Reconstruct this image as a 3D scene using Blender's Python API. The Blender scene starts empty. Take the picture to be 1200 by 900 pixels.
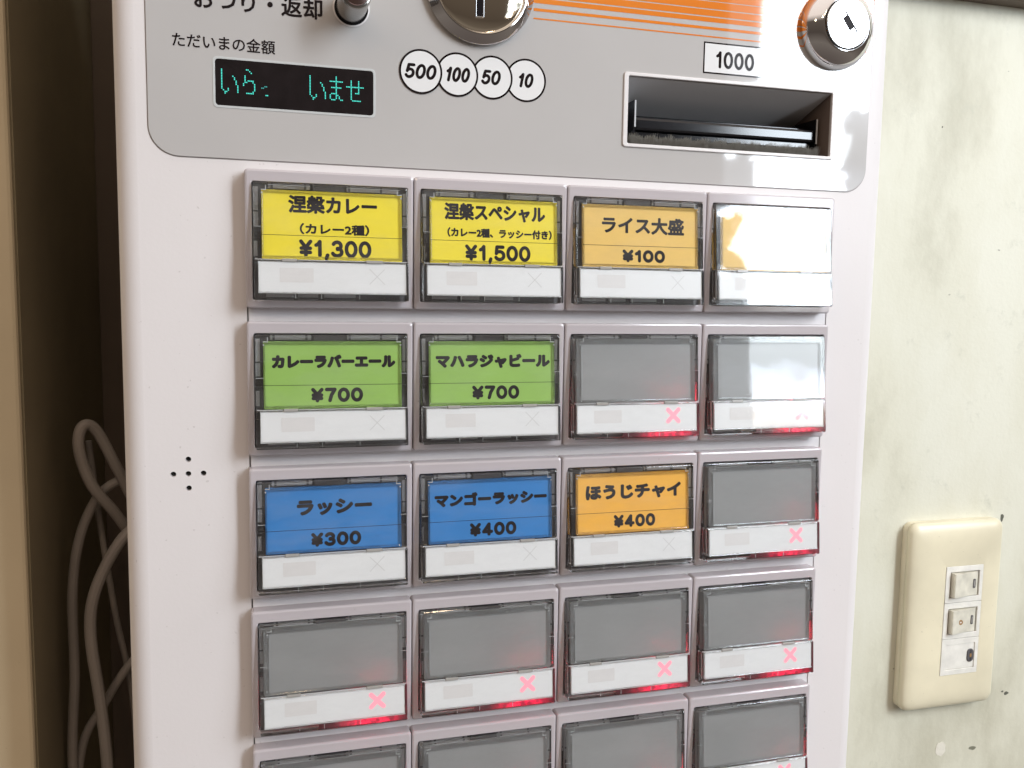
import bpy, bmesh, math, random
from mathutils import Vector, Matrix

random.seed(7)
MM = 0.001
sc = bpy.context.scene
col = sc.collection

# ------------------------------------------------------------------ camera
cam_data = bpy.data.cameras.new('camera')
cam = bpy.data.objects.new('camera', cam_data)
col.objects.link(cam)
cam.location = (0.0046386, -0.3298881, -0.0424172)
cam.rotation_euler = (1.4695697, -0.0151171, -0.2762942)
cam_data.sensor_width = 36.0
cam_data.lens = 36.0 * 1039.259 / 1200.0
cam_data.clip_start = 0.01
cam_data.clip_end = 50.0
sc.camera = cam

# ------------------------------------------------------------------ world: a warm dim interior
world = bpy.data.worlds.new('World')
sc.world = world
world.use_nodes = True
wn, wl = world.node_tree.nodes, world.node_tree.links
bg = wn['Background']
tc = wn.new('ShaderNodeTexCoord')
sep = wn.new('ShaderNodeSeparateXYZ')
wl.new(tc.outputs['Generated'], sep.inputs[0])
wr = wn.new('ShaderNodeMapRange')
wr.inputs['From Min'].default_value = -1
wr.inputs['From Max'].default_value = 1
wl.new(sep.outputs['Z'], wr.inputs[0])
ramp = wn.new('ShaderNodeValToRGB')
ramp.color_ramp.elements[0].position = 0.0
ramp.color_ramp.elements[0].color = (0.10, 0.08, 0.07, 1)            # floor
ramp.color_ramp.elements[1].position = 1.0
ramp.color_ramp.elements[1].color = (1.0, 0.88, 0.79, 1)            # ceiling
for pos_, c_ in ((0.25, (0.16, 0.135, 0.115, 1)), (0.44, (0.07, 0.055, 0.045, 1)), (0.66, (0.10, 0.08, 0.065, 1)), (0.77, (0.88, 0.75, 0.66, 1))):
    x_ = ramp.color_ramp.elements.new(pos_); x_.color = c_
wl.new(wr.outputs[0], ramp.inputs[0])
wl.new(ramp.outputs[0], bg.inputs['Color'])
bg.inputs['Strength'].default_value = 1.16

sc.view_settings.view_transform = 'Standard'
sc.view_settings.look = 'None'
sc.view_settings.exposure = 0.15
sc.view_settings.gamma = 1.0
sc.view_settings.use_curve_mapping = False
sc.cycles.max_bounces = 10
sc.cycles.transparent_max_bounces = 16
sc.cycles.use_denoising = True

# ------------------------------------------------------------------ the daylit doorway on the right behind the viewer
X0, X1, Z0, Z1, YW = 1.02, 2.75, -0.08, 1.75, -1.5
ld = bpy.data.lights.new('window_daylight', 'AREA')
ld.shape = 'RECTANGLE'
ld.size = X1 - X0
ld.size_y = Z1 - Z0
ld.energy = math.pi * (X1 - X0) * (Z1 - Z0)          # radiance 1 before the pattern below
lo = bpy.data.objects.new('window_daylight', ld)
lo.location = ((X0 + X1) / 2, YW, (Z0 + Z1) / 2)
lo.rotation_euler = (math.pi / 2, 0, 0)
col.objects.link(lo)
ld.use_nodes = True
nt = ld.node_tree
N, L = nt.nodes, nt.links
em = [n for n in N if n.type == 'EMISSION'][0]
geo = N.new('ShaderNodeNewGeometry')
sp = N.new('ShaderNodeSeparateXYZ')
L.new(geo.outputs['Position'], sp.inputs[0])
nz = N.new('ShaderNodeTexNoise')
nz.inputs['Scale'].default_value = 9
nz.inputs['Detail'].default_value = 6
L.new(geo.outputs['Position'], nz.inputs['Vector'])
# street scene below, open sky above: height disturbed by the noise
def vmath(op, a, b, c=None):
    n = N.new('ShaderNodeMath'); n.operation = op
    for i, v in enumerate((a, b, c)):
        if v is None: continue
        if isinstance(v, (int, float)): n.inputs[i].default_value = v
        else: L.new(v, n.inputs[i])
    return n.outputs[0]
h = vmath('MULTIPLY_ADD', nz.outputs[0], 0.16, vmath('SUBTRACT', sp.outputs['Z'], 0.08))
right = vmath('MULTIPLY', vmath('GREATER_THAN', vmath('MULTIPLY_ADD', nz.outputs[0], 0.12, sp.outputs['X']), 1.38), 0.20)
h = vmath('SUBTRACT', h, right)
rp = N.new('ShaderNodeValToRGB')
hr = N.new('ShaderNodeMapRange')
hr.inputs['From Min'].default_value = -0.1
hr.inputs['From Max'].default_value = 0.4
L.new(h, hr.inputs[0]); L.new(hr.outputs[0], rp.inputs[0])
e = rp.color_ramp.elements
e[0].position = 0.0;  e[0].color = (0.10, 0.085, 0.07, 1)
e[1].position = 1.0;  e[1].color = (0.84, 0.92, 1.0, 1)
for pos, c in ((0.10, (0.25, 0.22, 0.18, 1)), (0.16, (0.80, 0.86, 0.92, 1)), (0.27, (0.66, 0.74, 0.84, 1)),
               (0.33, (0.34, 0.38, 0.40, 1)), (0.47, (0.42, 0.46, 0.48, 1)), (0.55, (0.84, 0.92, 1.0, 1))):
    x = e.new(pos); x.color = c
L.new(rp.outputs[0], em.inputs['Color'])
nz2 = N.new('ShaderNodeTexNoise'); nz2.inputs['Scale'].default_value = 20; nz2.inputs['Detail'].default_value = 5
L.new(geo.outputs['Position'], nz2.inputs['Vector'])
dim_mask = vmath('MULTIPLY', vmath('LESS_THAN', sp.outputs['X'], vmath('MULTIPLY_ADD', nz2.outputs[0], 0.36, 0.893)),
                vmath('MULTIPLY', vmath('GREATER_THAN', sp.outputs['Z'], 0.27), vmath('LESS_THAN', sp.outputs['Z'], 0.44)))   # noisy dark mask added to make the glare's left edge jagged
left_cut = vmath('MULTIPLY', vmath('LESS_THAN', sp.outputs['X'], 1.10), vmath('SUBTRACT', 1.0, vmath('MULTIPLY', vmath('GREATER_THAN', sp.outputs['Z'], 0.27), vmath('LESS_THAN', sp.outputs['Z'], 0.44))))  # added mask darkens the lamp's left strip above and below the jagged band
dim_mask = vmath('MAXIMUM', dim_mask, left_cut)
trees = vmath('MULTIPLY', vmath('GREATER_THAN', vmath('MULTIPLY_ADD', nz2.outputs[0], 0.14, sp.outputs["X"]), 1.412),
              vmath('LESS_THAN', vmath('MULTIPLY_ADD', nz2.outputs[0], 0.2, sp.outputs['Z']), 0.50))      # trees across the street, right of the open gap
trees = vmath('MULTIPLY', trees, vmath('SUBTRACT', 1.15, vmath('MULTIPLY', nz.outputs[0], 0.55)))
dim_mask = vmath('MINIMUM', 1.0, vmath('MAXIMUM', dim_mask, trees))
bright = vmath('LESS_THAN', sp.outputs['X'], 1.52)                     # left part of the lamp boosted to strengthen its glare on the panel
L.new(vmath('MULTIPLY', vmath('MULTIPLY_ADD', bright, 16.0, 6.5), vmath('SUBTRACT', 1.0, vmath('MULTIPLY', dim_mask, 0.93))), em.inputs['Strength'])

# warm ceiling lamps of the room behind the viewer
for i, (x, y, z, w, r) in enumerate(((-0.55, -1.7, 0.95, 7.0, 0.05), (0.10, -2.2, 1.15, 5.0, 0.05), (0.42, -1.6, 0.9, 3.0, 0.035),
                                     (-1.3, -1.2, 0.8, 6.0, 0.08))):
    pl = bpy.data.lights.new('ceiling_lamp', 'POINT')
    pl.energy = w; pl.color = (1.0, 0.74, 0.50); pl.shadow_soft_size = r
    po = bpy.data.objects.new('ceiling_lamp', pl); po.location = (x, y, z); col.objects.link(po)

# ------------------------------------------------------------------ materials
def srgb(r, g, b):
    f = lambda c: (c / 255 / 12.92) if c / 255 <= 0.04045 else ((c / 255 + 0.055) / 1.055) ** 2.4
    return (f(r), f(g), f(b))

def mat(name, base, rough=0.4, metal=0.0, spec=0.5, bump=0.0, bscale=400, var=0.0, vscale=30, speck=0.0, rvar=0.0, emit=None, estr=0):
    m = bpy.data.materials.new(name); m.use_nodes = True
    n, l = m.node_tree.nodes, m.node_tree.links
    b = n['Principled BSDF']
    b.inputs['Base Color'].default_value = (*base, 1)
    b.inputs['Roughness'].default_value = rough
    b.inputs['Metallic'].default_value = metal
    b.inputs['Specular IOR Level'].default_value = spec
    if emit:
        b.inputs['Emission Color'].default_value = (*emit, 1)
        b.inputs['Emission Strength'].default_value = estr
    g = n.new('ShaderNodeNewGeometry')
    if bump:
        t = n.new('ShaderNodeTexNoise'); t.inputs['Scale'].default_value = bscale; t.inputs['Detail'].default_value = 3
        l.new(g.outputs['Position'], t.inputs['Vector'])
        bp = n.new('ShaderNodeBump'); bp.inputs['Strength'].default_value = bump; bp.inputs['Distance'].default_value = 0.001
        l.new(t.outputs[0], bp.inputs['Height']); l.new(bp.outputs[0], b.inputs['Normal'])
    last = None
    if var:
        t = n.new('ShaderNodeTexNoise'); t.inputs['Scale'].default_value = vscale; t.inputs['Detail'].default_value = 6
        l.new(g.outputs['Position'], t.inputs['Vector'])
        r = n.new('ShaderNodeMapRange'); r.inputs['From Min'].default_value = 0.3; r.inputs['From Max'].default_value = 0.7
        r.inputs['To Min'].default_value = 1 - var; r.inputs['To Max'].default_value = 1 + var * 0.4
        l.new(t.outputs[0], r.inputs[0])
        mx = n.new('ShaderNodeVectorMath'); mx.operation = 'SCALE'
        mx.inputs[0].default_value = base; l.new(r.outputs[0], mx.inputs['Scale'])
        last = mx.outputs[0]
        if rvar:
            r2 = n.new('ShaderNodeMapRange'); r2.inputs['From Min'].default_value = 0.35; r2.inputs['From Max'].default_value = 0.65
            r2.inputs['To Min'].default_value = max(0.01, rough - rvar); r2.inputs['To Max'].default_value = rough + rvar
            l.new(t.outputs[0], r2.inputs[0]); l.new(r2.outputs[0], b.inputs['Roughness'])
    if speck:
        v = n.new('ShaderNodeTexNoise'); v.inputs['Scale'].default_value = 620; v.inputs['Detail'].default_value = 1
        l.new(g.outputs['Position'], v.inputs['Vector'])
        r = n.new('ShaderNodeMapRange'); r.inputs['From Min'].default_value = 0.76; r.inputs['From Max'].default_value = 0.80
        r.inputs['To Max'].default_value = speck
        l.new(v.outputs[0], r.inputs[0])
        mx = n.new('ShaderNodeMix'); mx.data_type = 'RGBA'
        l.new(r.outputs[0], mx.inputs[0])
        if last: l.new(last, mx.inputs[6])
        else: mx.inputs[6].default_value = (*base, 1)
        mx.inputs[7].default_value = (base[0] * .35, base[1] * .32, base[2] * .28, 1)
        last = mx.outputs[2]
    if last: l.new(last, b.inputs['Base Color'])
    return m

M = {}
M['body'] = mat('painted_steel', (0.70, 0.668, 0.665), 0.42, spec=0.35, bump=0.03, bscale=900, var=0.03, vscale=14, speck=0.25)
M['insert'] = mat('insert_plate', (0.70, 0.68, 0.69), 0.40, spec=0.4, bump=0.03, bscale=900, var=0.03, vscale=20, speck=0.25)
M['film'] = mat('grey_film', (0.475, 0.46, 0.45), 0.035, spec=0.62, bump=0.012, bscale=60, var=0.03, vscale=25)
M['bezel'] = mat('lilac_plastic', (0.485, 0.445, 0.462), 0.10, spec=0.5, bump=0.008, bscale=300, var=0.03, vscale=40, speck=0.3)
M['slot_frame'] = mat('slot_frame', (0.66, 0.63, 0.62), 0.3, bump=0.02)
M['dark'] = mat('dark_plastic', (0.095, 0.091, 0.094), 0.35)
M['carrier_light'] = mat('grey_carrier', (0.36, 0.35, 0.355), 0.3)
M['cavity'] = mat('cavity_grey', (0.11, 0.105, 0.11), 0.5)
M['black'] = mat('black_gloss', (0.008, 0.008, 0.010), 0.12)
M['screen'] = mat('display_glass', (0.012, 0.009, 0.010), 0.16, var=0.3, vscale=200)
M['chrome'] = mat('chrome', (0.72, 0.72, 0.73), 0.05, metal=1.0, bump=0.004, bscale=300)
M['chrome_warm'] = mat('chrome_face', (0.80, 0.74, 0.62), 0.045, metal=1.0, bump=0.006, bscale=120)
M['satin'] = mat('satin_steel', (0.36, 0.35, 0.335), 0.22, metal=1.0, bump=0.02, bscale=600)
M['cap'] = mat('knob_cap', (0.42, 0.30, 0.29), 0.18, metal=1.0)
M['ink'] = mat('black_ink', (0.014, 0.010, 0.011), 0.6, spec=0.2)
M['film_ink'] = mat('film_ink', (0.014, 0.010, 0.011), 0.035, spec=0.62)
M['ink_grey'] = mat('grey_ink', (0.26, 0.25, 0.255), 0.5)
M['white_print'] = mat('white_print', (0.74, 0.74, 0.74), 0.06, spec=0.55)
M['yellow'] = mat('yellow_card', (0.86, 0.70, 0.03), 0.6, var=0.04, vscale=90)
M['tan'] = mat('tan_card', (0.80, 0.52, 0.13), 0.6, var=0.05, vscale=90)
M['green'] = mat('green_card', (0.29, 0.49, 0.10), 0.6, var=0.05, vscale=90)
M['blue'] = mat('blue_card', (0.034, 0.205, 0.53), 0.6, var=0.05, vscale=90)
M['amber'] = mat('amber_card', (0.86, 0.44, 0.055), 0.6, var=0.05, vscale=90)
M['empty'] = mat('frosted_panel', (0.35, 0.352, 0.352), 0.35, var=0.05, vscale=40)
_m = M['empty']; _n, _l = _m.node_tree.nodes, _m.node_tree.links
_t = _n.new('ShaderNodeBsdfTranslucent'); _t.inputs[0].default_value = (0.6, 0.6, 0.6, 1)
_x = _n.new('ShaderNodeMixShader'); _x.inputs[0].default_value = 0.22
_l.new(_n['Principled BSDF'].outputs[0], _x.inputs[1]); _l.new(_t.outputs[0], _x.inputs[2]); _l.new(_x.outputs[0], _n['Material Output'].inputs['Surface'])
M['label'] = mat('white_strip', (0.78, 0.78, 0.785), 0.35, var=0.02, vscale=40)
M['patch'] = mat('faded_patch', (0.71, 0.69, 0.685), 0.45)
M['faint_x'] = mat('faint_cross', (0.64, 0.635, 0.635), 0.45)
M['tick'] = mat('plastic_edge', (0.55, 0.56, 0.57), 0.15)
M['clip'] = mat('clip_plastic', (0.33, 0.32, 0.30), 0.2)
M['brush'] = mat('brush_fibre', (0.15, 0.14, 0.12), 0.9)
M['slot_grey'] = mat('slot_inner', (0.60, 0.60, 0.61), 0.45, bump=0.02)
M['cable'] = mat('grey_cable', (0.31, 0.27, 0.235), 0.55, var=0.1, vscale=60)
M['switch_white'] = mat('switch_white', (0.74, 0.72, 0.66), 0.4, var=0.12, vscale=160, speck=0.5)
M['rocker'] = mat('rocker_white', (0.66, 0.63, 0.53), 0.3, var=0.22, vscale=130)
M['plate'] = mat('aged_cream_plate', (0.71, 0.65, 0.48), 0.3, var=0.14, vscale=22, bump=0.02, bscale=200, speck=0.3)
M['burn'] = mat('brown_spot', (0.30, 0.17, 0.06), 0.5)
M['chip'] = mat('bare_chip', (0.10, 0.10, 0.075), 0.8)
M['filler'] = mat('wall_filler', (0.66, 0.63, 0.54), 0.8, bump=0.3, bscale=300)
M['rail'] = mat('brown_rail', (0.10, 0.07, 0.05), 0.5)
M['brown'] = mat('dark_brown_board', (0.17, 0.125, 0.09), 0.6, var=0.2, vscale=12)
M['side_shade'] = mat('shaded_pier_side', (0.27, 0.22, 0.135), 0.6, var=0.25, vscale=10)  # pier side colour, darkened to carry the shade of the gap
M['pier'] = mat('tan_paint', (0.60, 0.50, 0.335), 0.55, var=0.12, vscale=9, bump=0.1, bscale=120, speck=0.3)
M['glow_dot'] = mat('display_dot', (0.02, 0.1, 0.09), 0.4, emit=(0.06, 0.86, 0.70), estr=1.0)
M['glow_dim'] = mat('display_dim', (0.02, 0.05, 0.05), 0.4, emit=(0.03, 0.35, 0.33), estr=1.0)
M['lit_x'] = mat('lit_cross', (0.50, 0.16, 0.20), 0.4, emit=(0.84, 0.27, 0.33), estr=1.0)

# orange stripes: print fading to the left
m = M['orange'] = mat('orange_print', (0.82, 0.27, 0.035), 0.045, spec=0.6, bump=0.012, bscale=60)
n, l = m.node_tree.nodes, m.node_tree.links
g = n.new('ShaderNodeNewGeometry'); s_ = n.new('ShaderNodeSeparateXYZ'); l.new(g.outputs['Position'], s_.inputs[0])
r = n.new('ShaderNodeValToRGB'); mr = n.new('ShaderNodeMapRange')
mr.inputs['From Min'].default_value = 0.10; mr.inputs['From Max'].default_value = 0.26
l.new(s_.outputs['X'], mr.inputs[0]); l.new(mr.outputs[0], r.inputs[0]); l.new(r.outputs[0], n['Principled BSDF'].inputs['Base Color'])
r.color_ramp.elements[0].color = (0.70, 0.22, 0.036, 1); r.color_ramp.elements[1].color = (0.66, 0.17, 0.015, 1)

# clear acrylic: window pane (sheet) and moulded bars
def pane_mat():
    m = bpy.data.materials.new('clear_pane'); m.use_nodes = True
    n, l = m.node_tree.nodes, m.node_tree.links
    n.remove(n['Principled BSDF'])
    out = n['Material Output']
    tr = n.new('ShaderNodeBsdfTransparent'); tr.inputs[0].default_value = (0.95, 0.96, 0.96, 1)
    gl = n.new('ShaderNodeBsdfGlossy'); gl.inputs['Roughness'].default_value = 0.03
    fr = n.new('ShaderNodeFresnel')
    gb = n.new('ShaderNodeNewGeometry'); ior = n.new('ShaderNodeMapRange')       # a thin sheet reflects the same from both sides
    ior.inputs['To Min'].default_value = 1.5; ior.inputs['To Max'].default_value = 1 / 1.5
    l.new(gb.outputs['Backfacing'], ior.inputs[0]); l.new(ior.outputs[0], fr.inputs[0])
    sc_ = n.new('ShaderNodeMath'); sc_.operation = 'MULTIPLY_ADD'; sc_.inputs[1].default_value = 1.15; sc_.inputs[2].default_value = 0.0
    l.new(fr.outputs[0], sc_.inputs[0])
    g = n.new('ShaderNodeNewGeometry')
    t = n.new('ShaderNodeTexNoise'); t.inputs['Scale'].default_value = 45; t.inputs['Detail'].default_value = 3
    l.new(g.outputs['Position'], t.inputs['Vector'])
    bp = n.new('ShaderNodeBump'); bp.inputs['Strength'].default_value = 0.03; bp.inputs['Distance'].default_value = 0.001
    l.new(t.outputs[0], bp.inputs['Height']); l.new(bp.outputs[0], gl.inputs['Normal'])
    mx = n.new('ShaderNodeMixShader')
    # a thin film of dust and finger smears
    du = n.new('ShaderNodeBsdfDiffuse'); du.inputs[0].default_value = (0.8, 0.8, 0.8, 1)
    t2 = n.new('ShaderNodeTexNoise'); t2.inputs['Scale'].default_value = 70; t2.inputs['Detail'].default_value = 8; t2.inputs['Roughness'].default_value = 0.7
    mp = n.new('ShaderNodeMapping'); mp.inputs['Rotation'].default_value = (0, 0.6, 0); mp.inputs['Scale'].default_value = (0.5, 1, 1.4)
    l.new(g.outputs['Position'], mp.inputs[0]); l.new(mp.outputs[0], t2.inputs['Vector'])
    r2 = n.new('ShaderNodeMapRange'); r2.inputs['From Min'].default_value = 0.42; r2.inputs['From Max'].default_value = 0.75
    r2.inputs['To Min'].default_value = 0.004; r2.inputs['To Max'].default_value = 0.075
    l.new(t2.outputs[0], r2.inputs[0])
    md = n.new('ShaderNodeMixShader'); l.new(r2.outputs[0], md.inputs[0]); l.new(tr.outputs[0], md.inputs[1]); l.new(du.outputs[0], md.inputs[2])
    l.new(sc_.outputs[0], mx.inputs[0]); l.new(md.outputs[0], mx.inputs[1]); l.new(gl.outputs[0], mx.inputs[2])
    l.new(mx.outputs[0], out.inputs['Surface'])
    return m
M['pane'] = pane_mat()
def glass_mat():
    m = bpy.data.materials.new('clear_acrylic'); m.use_nodes = True
    b = m.node_tree.nodes['Principled BSDF']
    b.inputs['Base Color'].default_value = (0.97, 0.98, 0.98, 1)
    b.inputs['Transmission Weight'].default_value = 1.0
    b.inputs['IOR'].default_value = 1.49
    b.inputs['Roughness'].default_value = 0.07
    return m
M['glass'] = glass_mat()

# red light guide: strength fades away from the diode at the lower right
def guide_mat():
    m = bpy.data.materials.new('red_light_guide'); m.use_nodes = True
    n, l = m.node_tree.nodes, m.node_tree.links
    b = n['Principled BSDF']
    b.inputs['Base Color'].default_value = (0.10, 0.02, 0.03, 1); b.inputs['Roughness'].default_value = 0.3
    tc = n.new('ShaderNodeTexCoord'); 
    d = n.new('ShaderNodeVectorMath'); d.operation = 'DISTANCE'; d.inputs[1].default_value = (0.0435, -0.004, -0.0450)
    l.new(tc.outputs['Object'], d.inputs[0])
    mr = n.new('ShaderNodeMapRange'); mr.interpolation_type = 'SMOOTHSTEP'
    mr.inputs['From Min'].default_value = 0.003; mr.inputs['From Max'].default_value = 0.015
    mr.inputs['To Min'].default_value = 1.35; mr.inputs['To Max'].default_value = 0.05
    nz_ = n.new('ShaderNodeTexNoise'); nz_.inputs['Scale'].default_value = 420; nz_.inputs['Detail'].default_value = 2
    g_ = n.new('ShaderNodeNewGeometry'); l.new(g_.outputs['Position'], nz_.inputs['Vector'])
    pm = n.new('ShaderNodeMapRange'); pm.inputs['From Min'].default_value = 0.38; pm.inputs['From Max'].default_value = 0.6
    pm.inputs['To Min'].default_value = 0.35; pm.inputs['To Max'].default_value = 1.1; l.new(nz_.outputs[0], pm.inputs[0])
    mu = n.new('ShaderNodeMath'); mu.operation = 'MULTIPLY'
    l.new(d.outputs['Value'], mr.inputs[0])
    b.inputs['Emission Color'].default_value = (0.90, 0.015, 0.07, 1)
    l.new(mr.outputs[0], mu.inputs[0]); l.new(pm.outputs[0], mu.inputs[1]); l.new(mu.outputs[0], b.inputs['Emission Strength'])
    return m
M['guide'] = guide_mat()

# stained painted wall
def wall_mat():
    m = bpy.data.materials.new('stained_cream_wall'); m.use_nodes = True
    n, l = m.node_tree.nodes, m.node_tree.links
    b = n['Principled BSDF']; b.inputs['Roughness'].default_value = 0.5; b.inputs['Specular IOR Level'].default_value = 0.35
    g = n.new('ShaderNodeNewGeometry')
    mp = n.new('ShaderNodeMapping'); mp.inputs['Scale'].default_value = (1, 1, 0.45); l.new(g.outputs['Position'], mp.inputs[0])
    t1 = n.new('ShaderNodeTexNoise'); t1.inputs['Scale'].default_value = 12; t1.inputs['Detail'].default_value = 7; t1.inputs['Roughness'].default_value = 0.62
    l.new(mp.outputs[0], t1.inputs['Vector'])
    r1 = n.new('ShaderNodeValToRGB'); l.new(t1.outputs[0], r1.inputs[0])
    a = r1.color_ramp.elements
    a[0].position = 0.28; a[0].color = (0.455, 0.435, 0.335, 1)
    a[1].position = 0.60; a[1].color = (0.655, 0.645, 0.545, 1)
    x = a.new(0.45); x.color = (0.615, 0.60, 0.49, 1)
    # worn scuffs
    t2 = n.new('ShaderNodeTexNoise'); t2.inputs['Scale'].default_value = 46; t2.inputs['Detail'].default_value = 8; t2.inputs['Roughness'].default_value = 0.7
    l.new(g.outputs['Position'], t2.inputs['Vector'])
    r2 = n.new('ShaderNodeMapRange'); r2.inputs['From Min'].default_value = 0.60; r2.inputs['From Max'].default_value = 0.72; r2.inputs['To Max'].default_value = 0.5
    l.new(t2.outputs[0], r2.inputs[0])
    mx = n.new('ShaderNodeMix'); mx.data_type = 'RGBA'; l.new(r2.outputs[0], mx.inputs[0]); l.new(r1.outputs[0], mx.inputs[6])
    mx.inputs[7].default_value = (0.42, 0.42, 0.34, 1)
    # small dark nicks
    t3 = n.new('ShaderNodeTexNoise'); t3.inputs['Scale'].default_value = 150; t3.inputs['Detail'].default_value = 2
    mp2 = n.new('ShaderNodeMapping'); mp2.inputs['Scale'].default_value = (0.6, 1, 1.0); mp2.inputs['Rotation'].default_value = (0, .5, 0); l.new(g.outputs['Position'], mp2.inputs[0])
    l.new(mp2.outputs[0], t3.inputs['Vector'])
    r3 = n.new('ShaderNodeMapRange'); r3.inputs['From Min'].default_value = 0.745; r3.inputs['From Max'].default_value = 0.775; r3.inputs['To Max'].default_value = 0.85
    l.new(t3.outputs[0], r3.inputs[0])
    mx2 = n.new('ShaderNodeMix'); mx2.data_type = 'RGBA'; l.new(r3.outputs[0], mx2.inputs[0]); l.new(mx.outputs[2], mx2.inputs[6])
    mx2.inputs[7].default_value = (0.12, 0.12, 0.08, 1)
    l.new(mx2.outputs[2], b.inputs['Base Color'])
    bp = n.new('ShaderNodeBump'); bp.inputs['Strength'].default_value = 0.25; bp.inputs['Distance'].default_value = 0.0012
    t4 = n.new('ShaderNodeTexNoise'); t4.inputs['Scale'].default_value = 420; t4.inputs['Detail'].default_value = 4
    l.new(g.outputs['Position'], t4.inputs['Vector'])
    ad = n.new('ShaderNodeMath'); ad.operation = 'MULTIPLY_ADD'; ad.inputs[1].default_value = 0.35
    l.new(t4.outputs[0], ad.inputs[0]); l.new(t2.outputs[0], ad.inputs[2])
    l.new(ad.outputs[0], bp.inputs['Height']); l.new(bp.outputs[0], b.inputs['Normal'])
    return m
M['wall'] = wall_mat()

# ------------------------------------------------------------------ builders (all in millimetres)
def finish(name, bm, mats, parent=None, label=None, smooth=False, loc=None):
    bmesh.ops.recalc_face_normals(bm, faces=bm.faces)
    me = bpy.data.meshes.new(name)
    bm.to_mesh(me); bm.free()
    me.transform(Matrix.Scale(MM, 4))
    for m_ in (mats if isinstance(mats, (list, tuple)) else [mats]): me.materials.append(m_)
    if smooth:
        for p in me.polygons: p.use_smooth = True
        me.set_sharp_from_angle(angle=math.radians(24))
    return place(name, me, parent, label, loc)

def place(name, me, parent=None, label=None, loc=None):
    o = bpy.data.objects.new(name, me); col.objects.link(o)
    if parent: o.parent = parent
    if loc: o.location = [v * MM for v in loc]
    if label: o['label'] = label
    return o

def thing(name, label, cat, loc=(0, 0, 0), group=None):
    o = bpy.data.objects.new(name, None); col.objects.link(o)
    o.empty_display_size = 0.02
    o.location = [v * MM for v in loc]; o['label'] = label; o['category'] = cat
    if group: o['group'] = group
    return o

def box(bm, x0, x1, y0, y1, z0, z1, mi=0):
    vs = [bm.verts.new((x, y, z)) for x in (x0, x1) for y in (y0, y1) for z in (z0, z1)]
    for f in ((0, 1, 3, 2), (4, 6, 7, 5), (0, 4, 5, 1), (2, 3, 7, 6), (0, 2, 6, 4), (1, 5, 7, 3)):
        bm.faces.new([vs[i] for i in f]).material_index = mi

def rrect(x0, x1, z0, z1, r, n=4):
    r = max(r, 0.01)
    pts = []
    for cx, cz, a0 in ((x1 - r, z1 - r, 0), (x0 + r, z1 - r, 90), (x0 + r, z0 + r, 180), (x1 - r, z0 + r, 270)):
        for i in range(n + 1):
            a = math.radians(a0 + 90 * i / n)
            pts.append((cx + r * math.cos(a), cz + r * math.sin(a)))
    return pts

def circle(cx, cz, r, n=64):
    return [(cx + r * math.cos(2 * math.pi * i / n), cz + r * math.sin(2 * math.pi * i / n)) for i in range(n)]

def loft(bm, loops, cap0=True, cap1=True, closed=False, mi=0):
    """loops: list of (points_xz, y)"""
    rings = [[bm.verts.new((x, y, z)) for x, z in pts] for pts, y in loops]
    n = len(rings[0])
    pairs = list(zip(rings, rings[1:])) + ([(rings[-1], rings[0])] if closed else [])
    for a, b in pairs:
        for i in range(n):
            f = bm.faces.new((a[i], a[(i + 1) % n], b[(i + 1) % n], b[i])); f.material_index = mi
    if not closed:
        if cap0: bm.faces.new(rings[0]).material_index = mi
        if cap1: bm.faces.new(rings[-1]).material_index = mi
    return rings

def slab(bm, x0, x1, z0, z1, yb, yf, r=1.0, ch=0.3, n=4, mi=0):
    loft(bm, [(rrect(x0, x1, z0, z1, r, n), yb), (rrect(x0, x1, z0, z1, r, n), yf + ch),
              (rrect(x0 + ch * .3, x1 - ch * .3, z0 + ch * .3, z1 - ch * .3, r, n), yf + ch * .3),
              (rrect(x0 + ch, x1 - ch, z0 + ch, z1 - ch, r, n), yf)], mi=mi)

def frame(bm, o, i, yb, yf, ro=1.0, ri=0.8, ch=0.3, chi=None, n=4, mi=0):
    """rectangular ring: o, i = (x0,x1,z0,z1)"""
    chi = ch if chi is None else chi
    X = lambda q, d: (q[0] + d, q[1] - d, q[2] + d, q[3] - d)
    loft(bm, [(rrect(*o, ro, n), yb), (rrect(*o, ro, n), yf + ch), (rrect(*X(o, ch * .3), ro, n), yf + ch * .3), (rrect(*X(o, ch), ro, n), yf),
              (rrect(*X(i, -chi), ri, n), yf), (rrect(*X(i, -chi * .3), ri, n), yf + chi * .3), (rrect(*i, ri, n), yf + chi), (rrect(*i, ri, n), yb)], closed=True, mi=mi)

def flat(bm, pts, y, mi=0):
    f = bm.faces.new([bm.verts.new((x, y, z)) for x, z in pts]); f.material_index = mi
    return f

def tilt(bm, k):
    """lean the front of a button outward towards its foot"""
    for v in bm.verts: v.co.y += -1.05 + k * v.co.z
TILT = 0.088

def cut(obj, cutters):
    dg = None
    for c in cutters:
        md = obj.modifiers.new('cut', 'BOOLEAN'); md.operation = 'DIFFERENCE'; md.solver = 'EXACT'; md.object = c
    dg = bpy.context.evaluated_depsgraph_get()
    dg.update()
    me = bpy.data.meshes.new_from_object(obj.evaluated_get(dg), depsgraph=dg)
    obj.modifiers.clear()
    obj.data = me
    for c in cutters: bpy.data.objects.remove(c, do_unlink=True)

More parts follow.
